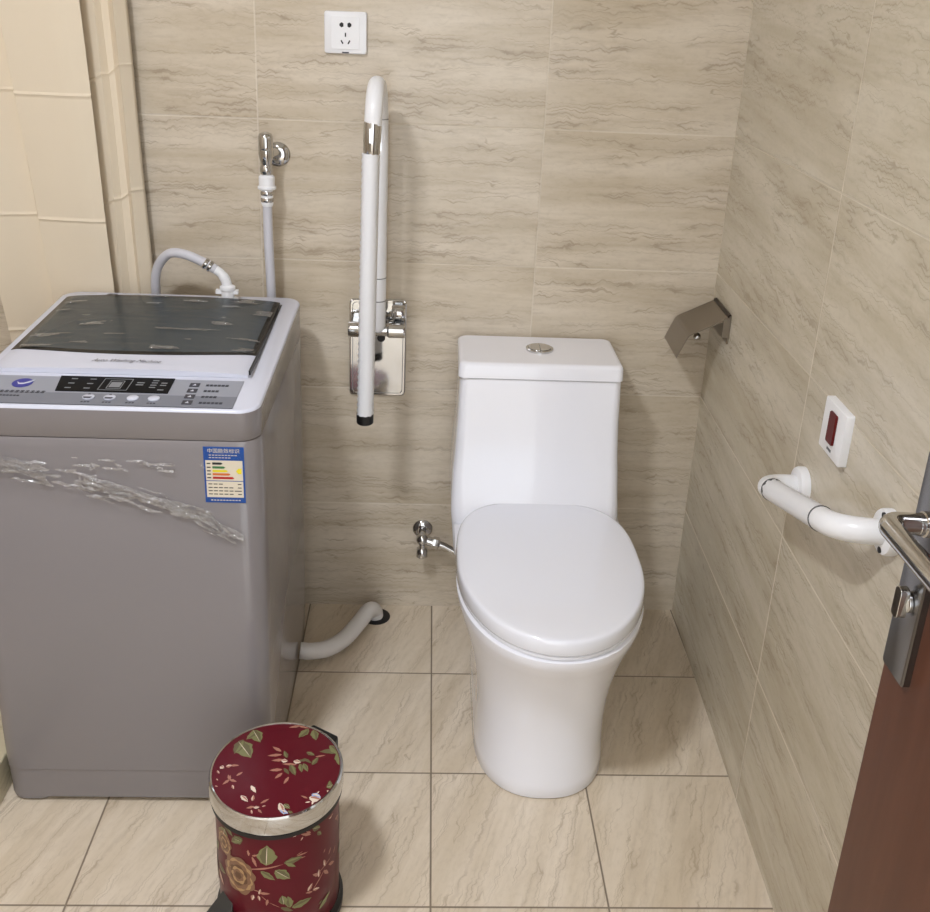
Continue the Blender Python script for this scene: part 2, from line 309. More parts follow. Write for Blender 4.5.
# ------------------------------------------------------------------ washing machine
X0,X1,Y0,Y1 = -1.405,-.912,-.65,-.09
ZF,ZB = .809,.829
def zt(y): return ZF+(ZB-ZF)*(y-Y0)/(Y1-Y0)
W = thing('washing_machine','grey top-loading washing machine wrapped in clear film beside the curtain','washing machine',(-1.158,-.37,0))
def wring(z, ins=0, r=.036, slant=None, n=8):
    return [(x,y,z if slant is None else zt(y)+slant) for x,y in rrect(X0+ins,Y0+ins,X1-ins,Y1-ins,max(r-ins,.008),n)]
m = MB(); m.loft([wring(.078),wring(.7505),wring(.7535,.0015)])
m.build('cabinet', GREY, W, smooth=30)
m = MB()   # plinth with feet notches
m.loft([wring(.012,.003),wring(.0765,.0015)])
for fx in (X0+.0035, X1-.0935):
    for fy in (Y0+.0035, Y1-.0935):
        m.loft([[(x,y,z) for x,y in rrect(fx+i,fy+i,fx+.09-i,fy+.09-i,.034,5)] for z,i in ((.001,.004),(.006,0),(.03,0))])
m.build('plinth', GREY, W, smooth=30)
m = MB(); m.loft([wring(.748,.006),wring(.760,.006)]); m.build('seam_gap', GREYD, W)
m = MB()
m.loft([wring(.7552,.0008),wring(.7562,0),wring(0,0,slant=-.005)],(True,False),mi=0)
m.loft([wring(0,0,slant=-.005),wring(0,.0005,slant=-.003),wring(0,.0020,slant=-.001),wring(0,.005,slant=0)],(False,True),mi=1)
m.build('top_frame', [GREY,RIM], W, smooth=45)
# lid : smoked glass with a black border, pale front strip
def lidz(x,y):
    u=(x+1.167)/.218; v=(y+.33)/.2
    return zt(y)+.004+.012*max(0,1-u*u)**.5*max(0,1-v*v*.7)**.5
xl,xr = -1.386,-.950
def yfront(u): return -.432-.030*(1-(2*u-1)**2)
NU,NV=40,24
def patch(ya,yb,xa,xb,h,mi_fn=None,skirt=True):
    m=MB(); vs=[];fs=[]
    for j in range(NV+1):
        for i in range(NU+1):
            u=i/NU; x=xa+(xb-xa)*u; y0=ya(u); y1=yb(u); y=y0+(y1-y0)*j/NV; vs.append((x,y,lidz(x,y)+h))
    k=len(vs)
    for j in range(NV):
        for i in range(NU): a=j*(NU+1)+i; fs.append((a,a+1,a+NU+2,a+NU+1))
    m.add(vs,fs)
    if mi_fn:
        for q,f in enumerate(m.f):
            c=sum((m.v[i] for i in f),Vector())/4; m.mi[q]=mi_fn(c)
    ed=[i for i in range(NU+1)]+[j*(NU+1)+NU for j in range(1,NV+1)]+[NV*(NU+1)+i for i in range(NU-1,-1,-1)]+[j*(NU+1) for j in range(NV-1,0,-1)]
    top=[vs[i] for i in ed]; bot=[(x,y,zt(y)+.0005) for x,y,z in top]
    m.loft([bot,top],(False,False),mi=1 if mi_fn else 0)
    return m
def yb_(u): return -.138-.004*abs(2*u-1)**3
lid = patch(lambda u:yfront(u)-.088+.030*(1-(2*u-1)**2), lambda u:yfront(u), xl,xr, 0)
lid.build('lid_strip', RIM, W, label='pale front strip of the lid with script lettering')
def border(c):
    u=(c.x-xl)/(xr-xl); 
    return 1 if (c.x>xr-.012 or c.x<xl+.014 or c.y>-.146 or c.y<yfront(u)+.009) else 0
LIDG = patch(yfront, yb_, xl,xr, .0006, border).build('lid_glass', [SMOKE,SMOKEE], W, label='smoked glass lid window with black border')
m = MB()   # thin black strip along the right edge of the lid
m.box((xr+.001,-.52,zt(-.3)-.002),(xr+.004,-.14,zt(-.3)+.006)); m.build('lid_gap', BLACK, W)
def stext(txt,x,y,size,mats,name,parent,shear=0,h=.0012,sx=1):
    m=MB(); v,f=text_geo(txt,size,lambda a,b:(x+a*sx,y+b,lidz(x+a*sx,y+b)+h+.0008) ,shear=shear); m.add(v,f); return m.build(name,mats,parent,smooth=0)
stext('Auto Washing Machine',-1.165,-.492,.0155,INK,'lid_lettering',W,shear=.6,sx=.8)
# control panel
def pz(y): return zt(y)+.0012
def flat(poly,h0,h1,mi=None,m=None):
    m=m or MB(); m.loft([[(x,y,zt(y)+h0) for x,y in poly],[(x,y,zt(y)+h1) for x,y in poly]],(True,True),mi); return m
m=MB(); flat([(-1.386,-.643),(-.954,-.643),(-.954,-.535),(-1.386,-.535)],-.002,.0010,0,m)
flat([(-1.386,-.643),(-.954,-.643),(-.954,-.600),(-1.386,-.600)],-.002,.0012,1,m)
CP=m.build('control_panel',[PANEL,PANEL2],W,smooth=0)
DS=flat([(-1.252,-.594),(-1.069,-.594),(-1.071,-.534),(-1.262,-.534)],.001,.0022).build('display',DARKPL,CP,smooth=0)
m=MB()
def rowbars(m,x0,x1,y,n,w,h,top,vert=True):
    for k in range(n):
        x=x0+(x1-x0)*(k+.5)/n
        for q in range(5):
            if random.random()<.25: continue
            yy=y+h*(q-2)/2.4
            flat([(x-w/2,yy-.0016),(x+w/2,yy-.0016),(x+w/2,yy+.0016),(x-w/2,yy+.0016)],.0022,top,None,m)
rowbars(m,-1.243,-1.228,-.564,1,.010,.022,.0026); rowbars(m,-1.212,-1.197,-.564,1,.010,.022,.0026)
rowbars(m,-1.130,-1.116,-.564,1,.012,.020,.0026); rowbars(m,-1.108,-1.076,-.564,2,.010,.022,.0026)
for (a,b,c,d) in ((-1.186,-.588,-1.138,-.542),(-1.174,-.582,-1.150,-.550)):
    t_=.0012
    for q in ((a,b,c,b+t_),(a,d-t_,c,d),(a,b,a+t_,d),(c-t_,b,c,d)): flat([(q[0],q[1]),(q[2],q[1]),(q[2],q[3]),(q[0],q[3])],.0022,.0027,None,m)
flat([(-1.171,-.576),(-1.153,-.576),(-1.153,-.556),(-1.171,-.556)],.0022,.0026,None,m)
join_into(DS,m.build('print',INKG,DS,smooth=0))
for bx in (-1.191,-1.157,-1.120,-1.086):
    y=-.615
    MB().lathe([(.0095,0),(.0095,.0018),(.0080,.0028),(0,.003)],(bx,y,zt(y)+.001),n=24).build('button',RIM,CP)
m=MB()
for bx in (-1.191,-1.157):
    flat([(bx-.007,-.619),(bx+.007,-.619),(bx+.005,-.624),(bx-.005,-.624)],.004,.0044,None,m)
    flat([(bx-.0025,-.610),(bx+.0025,-.610),(bx,-.606)],.004,.0044,None,m)
for bx in (-1.191,-1.157,-1.120,-1.086):
    for k in range(3): flat([(bx-.007+k*.005,-.634),(bx-.0035+k*.005,-.634),(bx-.0035+k*.005,-.6305),(bx-.007+k*.005,-.6305)],.0012,.0016,None,m)
for k,(y,n) in enumerate(((-.557,6),(-.580,4),(-.603,4),(-.626,6))):
    x=-1.033+.001*k
    flat([(x-.008,y-.007),(x+.008,y-.007),(x+.008,y+.007),(x-.008,y+.007)],.0012,.0020,None,m)
    for q in range(n):
        xx=x+.019+q*.0065
        flat([(xx,y-.003),(xx+.005,y-.003),(xx+.005,y-.0012),(xx,y-.0012)],.0012,.0018,None,m); flat([(xx,y+.0008),(xx+.005,y+.0008),(xx+.005,y+.003),(xx,y+.003)],.0012,.0018,None,m)
        flat([(xx+.0018,y-.003),(xx+.0032,y-.003),(xx+.0032,y+.003),(xx+.0018,y+.003)],.0012,.0018,None,m)
for q in range(13):   # maker's line under the emblem
    xx=-1.372+q*.0083
    flat([(xx,-.603),(xx+.0062,-.603),(xx+.0062,-.6012),(xx,-.6012)],.0012,.0018,None,m); flat([(xx,-.598),(xx+.0062,-.598),(xx+.0062,-.5965),(xx,-.5965)],.0012,.0018,None,m)
    flat([(xx+.0024,-.604),(xx+.0040,-.604),(xx+.0040,-.5955),(xx+.0024,-.5955)],.0012,.0018,None,m)
for q in range(10):
    xx=-1.355+q*.0055
    flat([(xx,-.617),(xx+.0038,-.617),(xx+.0038,-.6135),(xx,-.6135)],.0012,.0018,None,m)
join_into(CP,m.build('print',INK,CP,smooth=0))
m=MB()
for q in range(4):
    x,y=-1.033+.001*q,(-.557,-.580,-.603,-.626)[q]
    flat([(x-.003,y-.003),(x+.003,y-.003),(x+.001,y+.003)],.0020,.0024,None,m)
join_into(CP,m.build('print',RIM,CP,smooth=0))
m=MB(); lx,ly=-1.315,-.566
flat([(lx+.0165*math.cos(t)*1.0,ly+.0175*math.sin(t)) for t in [2*PI*k/28 for k in range(28)]],.0012,.0018,0,m)
sw=[(lx-.010,ly+.004),(lx-.004,ly-.002),(lx+.003,ly-.001),(lx+.009,ly+.006),(lx+.017,ly+.012),(lx+.012,ly+.001),(lx+.003,ly-.006),(lx-.005,ly-.006)]
flat(sw,.0018,.0022,1,m); m.build('emblem',[NAVY,RIM],CP,smooth=0)
m=MB(); flat([(-1.345,-.122),(-1.285,-.122),(-1.290,-.100),(-1.338,-.100)],-.0005,.0008,0,m); flat([(-1.318,-.118),(-1.306,-.118),(-1.300,-.104),(-1.312,-.104)],.0008,.0012,1,m); flat([(-1.300,-.118),(-1.291,-.116),(-1.294,-.104),(-1.300,-.107)],.0008,.0012,1,m)
m.build('sticker',[RIM,INK],W,smooth=0)
# energy label on the front
def FR(x,z,h): return (x,Y0-.0004-h,z)
def frect(m,x0,z0,x1,z1,h0,h1,mi):
    m.loft([[FR(x,z,h0) for x,z in ((x0,z0),(x1,z0),(x1,z1),(x0,z1))],[FR(x,z,h1) for x,z in ((x0,z0),(x1,z0),(x1,z1),(x0,z1))]],(True,True),mi)
m=MB(); a,b=-1.003,-.937; t0,t1=.643,.745
frect(m,a,t0,b,t1,0,.0004,0); frect(m,a+.003,.684,b-.003,.7205,.0004,.0007,1); frect(m,a+.003,.653,b-.003,.6825,.0004,.0007,1)
for k,(z,w,c) in enumerate(((.715,.014,3),(.708,.018,2),(.7015,.022,4),(.6955,.026,5),(.689,.032,6))):
    x0=a+.014
    m.loft([[FR(x,zz,h) for x,zz in ((x0,z-.002),(x0+w,z-.002),(x0+w+.003,z),(x0+w,z+.002),(x0,z+.002))] for h in (.0007,.0010)],(True,True),c)
    frect(m,a+.005,z-.001,a+.011,z+.001,.0007,.001,3)
m.loft([[FR(x,zz,h) for x,zz in ((b-.014,.7015),(b-.010,.7065),(b-.005,.7065),(b-.005,.6965),(b-.010,.6965))] for h in (.0007,.0010)],(True,True),4)
for z,n in ((.6775,3),(.671,5),(.665,6),(.659,5)):
    for q in range(n): frect(m,a+.006+q*.0085,z-.0008,a+.0125+q*.0085,z+.0008,.0007,.0009,3)
    frect(m,b-.012,z-.0008,b-.006,z+.0008,.0007,.0009,3)
for z,w,n in ((.730,.0045,9),(.7255,.0045,7)):
    for q in range(n): frect(m,a+.009+q*.0052,z-.0006,a+.0128+q*.0052,z+.0006,.0004,.0006,1)
for q in range(10): frect(m,a+.009+q*.0050,.6468,a+.0125+q*.0050,.6484,.0004,.0006,1)
v,f=text_geo('中国能效标识',.0088,lambda u,v_:FR((a+b)/2+u,.7375+v_,.0009)); m.add(v,f,1)
m.build('energy_label',[BLUE,PAPER,LG,LK,LY,LO,LR],W,smooth=0,label='blue and cream energy rating label')
# clear film : crumpled band across the front and loose wrap on lid and side
FILM=film_mat('clear plastic film smooth',.0,.10,.15,.2); FILMC=film_mat('clear plastic film crumpled',.30,.17,.5,1.0,30,.012); FILMB=film_mat('clear plastic film on lid',.004,.12,.22,.5,10,.004)
def bandz(x):
    pts=((-1.41,.715),(-1.33,.700),(-1.24,.682),(-1.16,.667),(-1.09,.645),(-1.01,.615),(-.935,.575),(-.90,.56))
    for (xa,za),(xb,zb) in zip(pts,pts[1:]):
        if x<=xb: return za+(zb-za)*(x-xa)/(xb-xa)
    return pts[-1][1]
def ridge(p): return 1-abs(noise.noise(p))*2
m=MB(); nx,nz=230,130; vs=[]; fs=[]; hs={}
for j in range(nz+1):
    for i in range(nx+1):
        x=X0+.030+(X1-X0-.060)*i/nx; zc=bandz(x)
        z=zc-.045+(.745-(zc-.045))*j/nz
        d=z-zc
        w=math.exp(-(d/.016)**2)+.45*math.exp(-((z-.708)/.013)**2)*(1 if x<-1.0 else .5)+.04
        hgt=.001+w*(.0016+.0075*max(0,ridge(Vector((x*11,z*34+x*12,3)))-.55)+.0022*abs(noise.noise(Vector((x*60,z*85,7)))))
        nn=noise.noise
        for k,(d0,aa) in enumerate(((.018,.6),(.008,.9),(-.003,1.0),(-.016,.9),(-.024,.5))):
            dk=d-d0-.008*nn(Vector((x*13,k*5.3,2)))-.003*nn(Vector((x*60,k*3.3,8)))
            am=aa*max(0,min(1,(nn(Vector((x*17+k*9.1,k,4)))+.18+.25*nn(Vector((x*90,k,1))))*3))
            hgt+=.0042*am*max(0,1-abs(dk)/.0040)
        if x<-1.05:
            for k in range(3):
                dk=z-.700-.009*k-.006*nn(Vector((x*15,k*7.7,3)))
                am=max(0,min(1,(nn(Vector((x*24+k*4.1,k,9)))+.1)*3)); hgt+=.0036*am*max(0,1-abs(dk)/.0036)
        hs[(i,j)]=hgt
        if j in (0,): hgt=.0006
        vs.append((x,Y0-.0016-hgt,z))
for j in range(nz):
    for i in range(nx): q=j*(nx+1)+i; fs.append((q,q+1,q+nx+2,q+nx+1))
m.add(vs,fs)
for q in range(len(m.f)):
    if hs[(q%nx,q//nx)]>.0034: m.mi[q]=1
m.build('plastic_film',[FILM,FILMC],W,smooth=60,label='crumpled clear film across the front')
m=MB(); vs=[];fs=[]; nx,ny=110,80
for j in range(ny+1):
    for i in range(nx+1):
        x=-1.372+.418*i/nx; y=-.452+.316*j/ny
        u=(x-xl)/(xr-xl); 
        if y<yfront(u)+.004: y=yfront(u)+.004+(y+.452)*.2
        hgt=.0022+.0012*ridge(Vector((x*9+y*8,y*40,1)))+.0014*abs(noise.noise(Vector((x*30,y*60,5))))
        vs.append((x,y,lidz(x,y)+hgt))
for j in range(ny):
    for i in range(nx): q=j*(nx+1)+i; fs.append((q,q+1,q+nx+2,q+nx+1))
m.add(vs,fs); 
for q,fc in enumerate(m.f):
    c=sum((m.v[i] for i in fc),Vector())/4
    wv=noise.noise(Vector((c.x*13,c.y*60,4)))+.45*math.exp(-((c.x+1.01)/.04)**2-((c.y+.165)/.02)**2)+.25*math.exp(-((c.y-yfront((c.x-xl)/(xr-xl))-.02)/.014)**2)
    if wv>.43: m.mi[q]=1
m.build('plastic_film',[FILMB,FILMC],W,smooth=60,label='wrinkled clear film over the lid glass')
m=MB(); vs=[];fs=[]; nx,ny=50,70
for j in range(ny+1):
    for i in range(nx+1):
        y=Y0+.04+.48*i/nx; z=.30+.50*j/ny
        hgt=.0010+.0026*max(0,ridge(Vector((y*22+z*3,z*5,9)))-.4)+.0006*noise.noise(Vector((y*40,z*14,2)))
        vs.append((X1+.0004+hgt,y,min(z,zt(y)-.02)))
for j in range(ny):
    for i in range(nx): q=j*(nx+1)+i; fs.append((q,q+1,q+nx+2,q+nx+1))
m.add(vs,fs); m.build('plastic_film',FILMB,W,smooth=60,label='clear film on the right side')
# water inlet socket at the back of the top
m=MB(); m.lathe([(.022,0),(.022,.004),(.013,.006),(.013,.022),(.016,.024),(.016,.030),(.010,.034)],(-1.062,-.118,zt(-.118)-.001),n=28)
m.box((-1.086,-.124,.842),(-1.040,-.112,.850)); m.build('water_inlet',WPLASTIC,W)

# ------------------------------------------------------------------ hoses
H=thing('inlet_hose','pale grey water hose from wall tap looping onto the washing machine','hose',(-.982,-.05,.30))
pts=catmull([(-.984,-.058,1.055),(-.984,-.058,.95),(-.982,-.052,.80),(-.985,-.048,.60),(-1.02,-.045,.42),(-1.10,-.045,.36),(-1.18,-.045,.45),(-1.222,-.050,.65),(-1.226,-.062,.80),(-1.216,-.085,.875),(-1.185,-.105,.918),(-1.150,-.115,.923),(-1.110,-.118,.908),(-1.085,-.118,.893)],10)
MB().tube(pts,.0098,18).build('hose_pipe',HOSEG,H)
m=MB(); m.lathe([(.017,0),(.019,.002),(.019,.006),(.0165,.008),(.0165,.026),(.013,.030)],(-.984,-.058,1.052),n=28); m.lathe([(.011,-.035),(.0125,-.030),(.0125,0)],(-.984,-.058,1.052),n=24)
m.build('hose_nut',WPLASTIC,H,label='white tap nut')
for h in (-.026,-.012): MB().lathe([(.0125,h),(.0138,h+.002),(.0138,h+.007),(.0125,h+.009)],(-.984,-.058,1.052),n=24).build('hose_clamp',CHROME,H)
ax=Vector((-1.085+1.110,0,.893-.908)).normalized()
for h in (0,.010): MB().lathe([(.0105,h),(.0122,h+.002),(.0122,h+.006),(.0105,h+.008)],Vector((-1.108,-.118,.9065)),axis=ax,n=24).build('hose_clamp',CHROME,H)
m=MB(); m.tube(catmull([(-1.090,-.118,.896),(-1.076,-.118,.886),(-1.066,-.118,.872),(-1.062,-.118,.856)],6),[.0095]*9+[.0105]*10,18); m.build('hose_elbow',WPLASTIC,H)

D=thing('drain_hose','white drain hose from the washing machine side into the floor hole','hose',(-.83,-.15,0))
pts=catmull([(-.9105,-.240,.040),(-.885,-.238,.037),(-.850,-.220,.032),(-.815,-.180,.030),(-.785,-.125,.036),(-.765,-.080,.038),(-.753,-.056,.022),(-.750,-.050,.001)],14)
m=MB(); R=[]
for k in range(len(pts)): R.append(.0185+(.0007 if k%2 else -.0003))
m.tube(pts,R,22); m.build('hose_pipe',HOSED,D,smooth=60)
m=MB(); m.lathe([(.034,.0003),(.034,.0012),(.0,.0014)],(-.748,-.050,0),n=36); tag(m.build('drain_hole',BLACK),'dark round drain hole in the floor behind the white hose','drain')

# ------------------------------------------------------------------ tap on the wall above the washer
T=thing('wall_tap','chrome angle tap on the tiled wall above the washing machine','tap',(-.972,0,1.125))
MB().lathe([(.026,-.0002),(.026,.003),(.022,.008),(.012,.011)],(-.968,0,1.116),axis=(0,-1,0),n=36).build('wall_flange',CHROME,T)
m=MB(); m.tube([(-.968,-.005,1.116),(-.972,-.030,1.125),(-.984,-.058,1.125)],[.010,.010,.011],18); m.lathe([(.011,-.050),(.011,-.040),(.0135,-.036),(.0135,-.028),(.010,-.022),(.0135,-.010),(.0155,.000),(.0155,.008),(.012,.012)],(-.984,-.058,1.125),n=28)
m.build('valve_body',CHROME,T)
m=MB(); m.lathe([(.010,.020),(.0150,.026),(.0155,.032),(.0155,.050),(.013,.058),(.006,.061)],(-.984,-.058,1.108),n=10); m.build('tap_handle',CHROME,T,smooth=50)

# ------------------------------------------------------------------ socket
SO=thing('power_socket','white square five-hole power socket on the back wall','socket',(-.825,0,1.366))
def soc(u,v,w): return (-.825+u,-w,1.366+v)
sq=rrect(-.043,-.041,.043,.041,.005,5)
m=MB(); m.loft([[soc(u*k,v*k,w) for u,v in sq] for k,w in ((1,.0001),(1,.006),(.985,.0085),(.96,.0095))]); m.build('faceplate',WPLASTIC,SO)
m=MB(); sq2=rrect(-.029,-.032,.029,.032,.002,3); m.loft([[soc(u*k,v*k,w) for u,v in sq2] for k,w in ((1,.0095),(1,.0103),(.985,.0108))]); IN=m.build('inner_plate',WPLASTIC,SO)
m=MB()
def hol(poly): m.prism(poly,.0106,.0112,soc)
hol([(-.012,.017),(-.008,.020),(-.004,.018),(-.004,.012),(-.008,.010),(-.012,.013)][::1]); hol([(.012,.017),(.008,.020),(.004,.018),(.004,.012),(.008,.010),(.012,.013)])
hol([(-.0013,-.008),(.0013,-.008),(.0013,0),(-.0013,0)])
hol([(-.010,-.015),(-.0075,-.014),(-.004,-.021),(-.0065,-.022)]); hol([(.010,-.015),(.0075,-.014),(.004,-.021),(.0065,-.022)])
m.build('socket_holes',BLACK,SO,smooth=0)
m=MB(); m.prism([(-.007,-.0395),(.007,-.0395),(.007,-.037),(-.007,-.037)],.0088,.0096,soc); m.build('maker_mark',INK,SO,smooth=0)

# ------------------------------------------------------------------ folded-up grab rail
G=thing('folding_grab_rail','white folding grab rail raised upright on chrome plate beside toilet','grab rail',(-.753,0,.69))
def gp(u,v,w): return (-.7535+u,-w,.689+v)
pl=rrect(-.0635,-.1155,.0635,.1155,.010,6)
m=MB(); m.loft([[gp(u*k,v*(1-(1-k)*.55),w) for u,v in pl] for k,w in ((1,.0001),(1,.006),(.96,.0085),(.90,.0085),(.88,.0075))]); m.build('wall_plate',CHROME,G,smooth=8,label='mirror chrome wall plate')
zh=.748
m=MB(); m.lathe([(.010,-.064),(.0165,-.063),(.0175,-.058),(.0175,-.030),(.014,-.026),(.014,.022),(.0175,.026),(.0175,.056),(.0165,.061),(.010,.062)],(-.753,-.050,zh),axis=(1,0,0),n=36)
m.box((-.808,-.05,zh-.014),(-.786,-.008,zh+.014)); m.box((-.718,-.05,zh-.014),(-.698,-.008,zh+.014))
m.lathe([(.015,.0),(.017,.004),(.017,.026),(.015,.030)],(-.722,-.035,.784),axis=(1,0,0),n=28); m.box((-.716,-.036,.772),(-.700,-.008,.796))
m.build('hinge',CHROME,G,smooth=40)
MB().lathe([(.007,0),(.009,.002),(.009,.022),(.007,.024)],(-.745,-.010,.722),axis=(0,-1,0),n=20).build('rubber_stop',BLACK,G)
# rear tube and top bend
yf,yr=-.200,-.070
arc=[(-.7505+(-.757+.7505)*(k/16), (yf+yr)/2-(yf-yr)/2*-math.cos(PI*k/16)*-1, 1.216+.062*math.sin(PI*k/16)) for k in range(17)]
arc=[(-.7505-.0065*k/16,(yf+yr)/2+(yr-yf)/2*math.cos(PI*k/16),1.216+.062*math.sin(PI*k/16)) for k in range(17)]
m=MB(); pr=[(-.7505,yr,.752),(-.7505,yr,.765),(-.7505,yr,.85),(-.7505,yr,1.0),(-.750,yr,1.15)]+arc+[(-.7575,yf,1.210)]
m.tube(pr,[.010,.0165]+[.0170]*(len(pr)-2),24); m.build('support_tube',WPLASTIC,G,smooth=50)
for z in (1.205,.873,.822): MB().lathe([(.01735,0),(.01735,.0016)],(-.7507,yr,z),n=28,cap=(True,True)).build('ring_mark',RING,G)
m=MB(); m.lathe([(.0155,0),(.0165,.002),(.0165,.020),(.0172,.024),(.0172,.058),(.0160,.062)],(-.7595,yf,1.155),n=28,axis=(.03,0,1)); m.box((-.763,yf-.021,1.178),(-.757,yf-.014,1.205)); m.box((-.756,yf+.004,1.160),(-.741,yf+.012,1.212))
m.build('pivot_joint',CHROME,G,label='chrome joint between grip and top bend')
def bumpy(pts,r,n=18,amp=.0013,seg=.0062):
    """tube with a knobbled anti-slip surface"""
    P=[Vector(p) for p in pts]; L=[0]
    for a,b in zip(P,P[1:]): L.append(L[-1]+(b-a).length)
    N=int(L[-1]/seg); Q=[]; k=0
    for i in range(N+1):
        d=L[-1]*i/N
        while k<len(L)-2 and L[k+1]<d: k+=1
        t=(d-L[k])/max(L[k+1]-L[k],1e-9); Q.append(P[k].lerp(P[k+1],t))
    m=MB(); T=[(Q[min(i+1,N)]-Q[max(i-1,0)]).normalized() for i in range(N+1)]
    up=Vector((0,0,1)) if abs(T[0].z)<.9 else Vector((1,0,0)); Nn=T[0].cross(up).normalized(); rings=[]
    for i in range(N+1):
        Nn=(Nn-T[i]*Nn.dot(T[i])).normalized(); B=T[i].cross(Nn)
        rings.append([Q[i]+(Nn*math.cos(2*PI*j/n)+B*math.sin(2*PI*j/n))*(r+amp*(1 if (i+j)%2 else -1)) for j in range(n)])
    m.loft(rings); return m
bumpy([(-.7690,yf,.609),(-.7610,yf,1.156)],.0166).build('grip_tube',WPLASTIC,G,smooth=60,label='textured white grip tube')
MB().lathe([(.0160,0),(.0178,.002),(.0180,.021)],(-.7692,yf,.590),n=28).build('end_cap',BLACK,G,label='black end cap')

# ------------------------------------------------------------------ toilet
CX=-.393
TO=thing('toilet','white one-piece toilet with closed lid standing between rail and right wall','toilet',(CX,-.4,0))
def oval(cx,yc,hw,lf,lb,z,nf,nb,N=72):
    out=[]
    for k in range(N):
        a=2*PI*k/N; c,s=math.cos(a),math.sin(a); n=nb if s>0 else nf; e=2/n
        x=hw*math.copysign(abs(c)**e,c); y=(lb if s>0 else lf)*math.copysign(abs(s)**e,s)
        out.append((cx+x,yc+y,z))
    return out
m=MB()
prof=[(0.0005,.1300,-.630),(.004,.1325,-.633),(.03,.1310,-.630),(.08,.1285,-.625),(.13,.1295,-.625),(.18,.134,-.630),(.22,.141,-.640),(.26,.150,-.655),(.30,.161,-.675),(.33,.170,-.692),(.355,.177,-.708),(.372,.1805,-.716),(.380,.1805,-.716),(.3835,.176,-.710)]
rings=[]
for z,hw,yfr in prof:
    t=min(1,max(0,(z-.15)/.22)); nb=4+5*t; nf=2.35-.25*t; yc=-.46+.0*t
    rings.append(oval(CX,yc,hw,yc-yfr if False else (yc-yfr),(-.012-yc),z,nf,nb))
m.loft(rings)
tk=[(.30,.172,-.262,.05),(.380,.180,-.262,.05),(.400,.182,-.254,.05),(.420,.182,-.240,.045),(.445,.1815,-.226,.04),(.48,.1805,-.213,.036),(.53,.177,-.203,.034),(.60,.174,-.195,.032),(.66,.1725,-.190,.03),(.692,.1720,-.187,.03)]
m.loft([[(x,y,z) for x,y in rrect(-.399-hw,yfr,-.399+hw,-.012,r*.62,8)] for z,hw,yfr,r in tk],(True,True))
m.build('bowl_and_tank',CERAMIC,TO,smooth=50)
m=MB(); 
m.loft([[(x,y,z) for x,y in rrect(-.399-.176+i,-.192+i,-.399+.1735-i,-.010-i*.3,.014,8)] for z,i in ((.6935,.003),(.6955,0),(.720,.001),(.7245,.0025),(.7275,.006),(.7285,.010),(.7285,.013))],(True,True))
m.build('tank_lid',CERAMIC,TO,smooth=50)
m=MB(); m.loft([[(x,y,z) for x,y in rrect(-.399-.170,-.182,-.399+.169,-.016,.014,8)] for z in (.690,.695)]); m.build('lid_seam',INK,TO)
FB=MB().lathe([(.0300,0),(.0300,.004),(.027,.0055),(.0250,.0045)],(-.397,-.095,.7285),n=40).build('flush_button',CHROME,TO,label='chrome dual flush button')
for s in (-1,1):
    poly=[(.024*math.cos(t),.024*math.sin(t)) for t in [ -PI/2+s*0+PI*k/16 for k in range(17)]]
    poly=[(s*(abs(u)+.0008) ,v) for u,v in poly]
    MB().prism(poly,.0035,.0068,lambda u,v,w:(-.397+u,-.095+v,.7285+w)).build('button_half',CHROME,FB,bevel=.0008)
SC=-.3935
def seat_ring(z,d,dy=0): return oval(SC,-.455,.1815-d,.262-d+dy,.232-d,z,2.05,3.2,96)
m=MB(); m.loft([seat_ring(.3845,.006),seat_ring(.386,.003),seat_ring(.3915,.003),seat_ring(.393,.006)]); m.build('seat_ring',SEATPL,TO,smooth=50)
m=MB(); m.loft([seat_ring(.3940,.005),seat_ring(.3950,.0015),seat_ring(.398,0),seat_ring(.4175,.0015),seat_ring(.4215,.0025),seat_ring(.4240,.0045),seat_ring(.4252,.0075),seat_ring(.4258,.013),seat_ring(.4268,.04),seat_ring(.4275,.08),seat_ring(.4278,.13)]); m.build('seat_lid',SEATPL,TO,smooth=50,label='closed glossy white seat lid')
for s in (-1,1): MB().lathe([(.010,-.02),(.012,-.018),(.012,.018),(.010,.02)],(SC+s*.075,-.232,.402),axis=(1,0,0),n=20).build('seat_hinge',SEATPL,TO)

# water stop valve and pipe feeding the toilet
V=thing('stop_valve','small chrome stop valve on the back wall left of the toilet','valve',(-.640,0,.215))
MB().lathe([(.024,-.0002),(.024,.003),(.020,.008),(.010,.011)],(-.640,0,.222),axis=(0,-1,0),n=32).build('wall_flange',CHROME,V)
m=MB(); m.tube([(-.640,-.006,.222),(-.640,-.055,.222)],.009,18); m.ball((-.640,-.050,.222),.0155,16); m.tube([(-.640,-.050,.222),(-.612,-.052,.214)],[.010,.012],18); m.lathe([(.0135,-.004),(.0145,.0),(.0145,.010),(.010,.014)],(-.612,-.052,.214),axis=(1,0,-.25),n=6)
m.build('valve_body',CHROME,V)
m=MB(); m.lathe([(.008,-.010),(.008,-.022),(.0135,-.026),(.0145,-.046),(.010,-.050)],(-.640,-.050,.222),n=10); m.build('valve_handle',CHROME,V,smooth=50)
m=MB(); m.tube(catmull([(-.606,-.052,.212),(-.590,-.053,.208),(-.570,-.055,.198),(-.550,-.058,.186),(-.530,-.060,.182)],6),.0075,14); m.build('supply_pipe',CHROME,V)

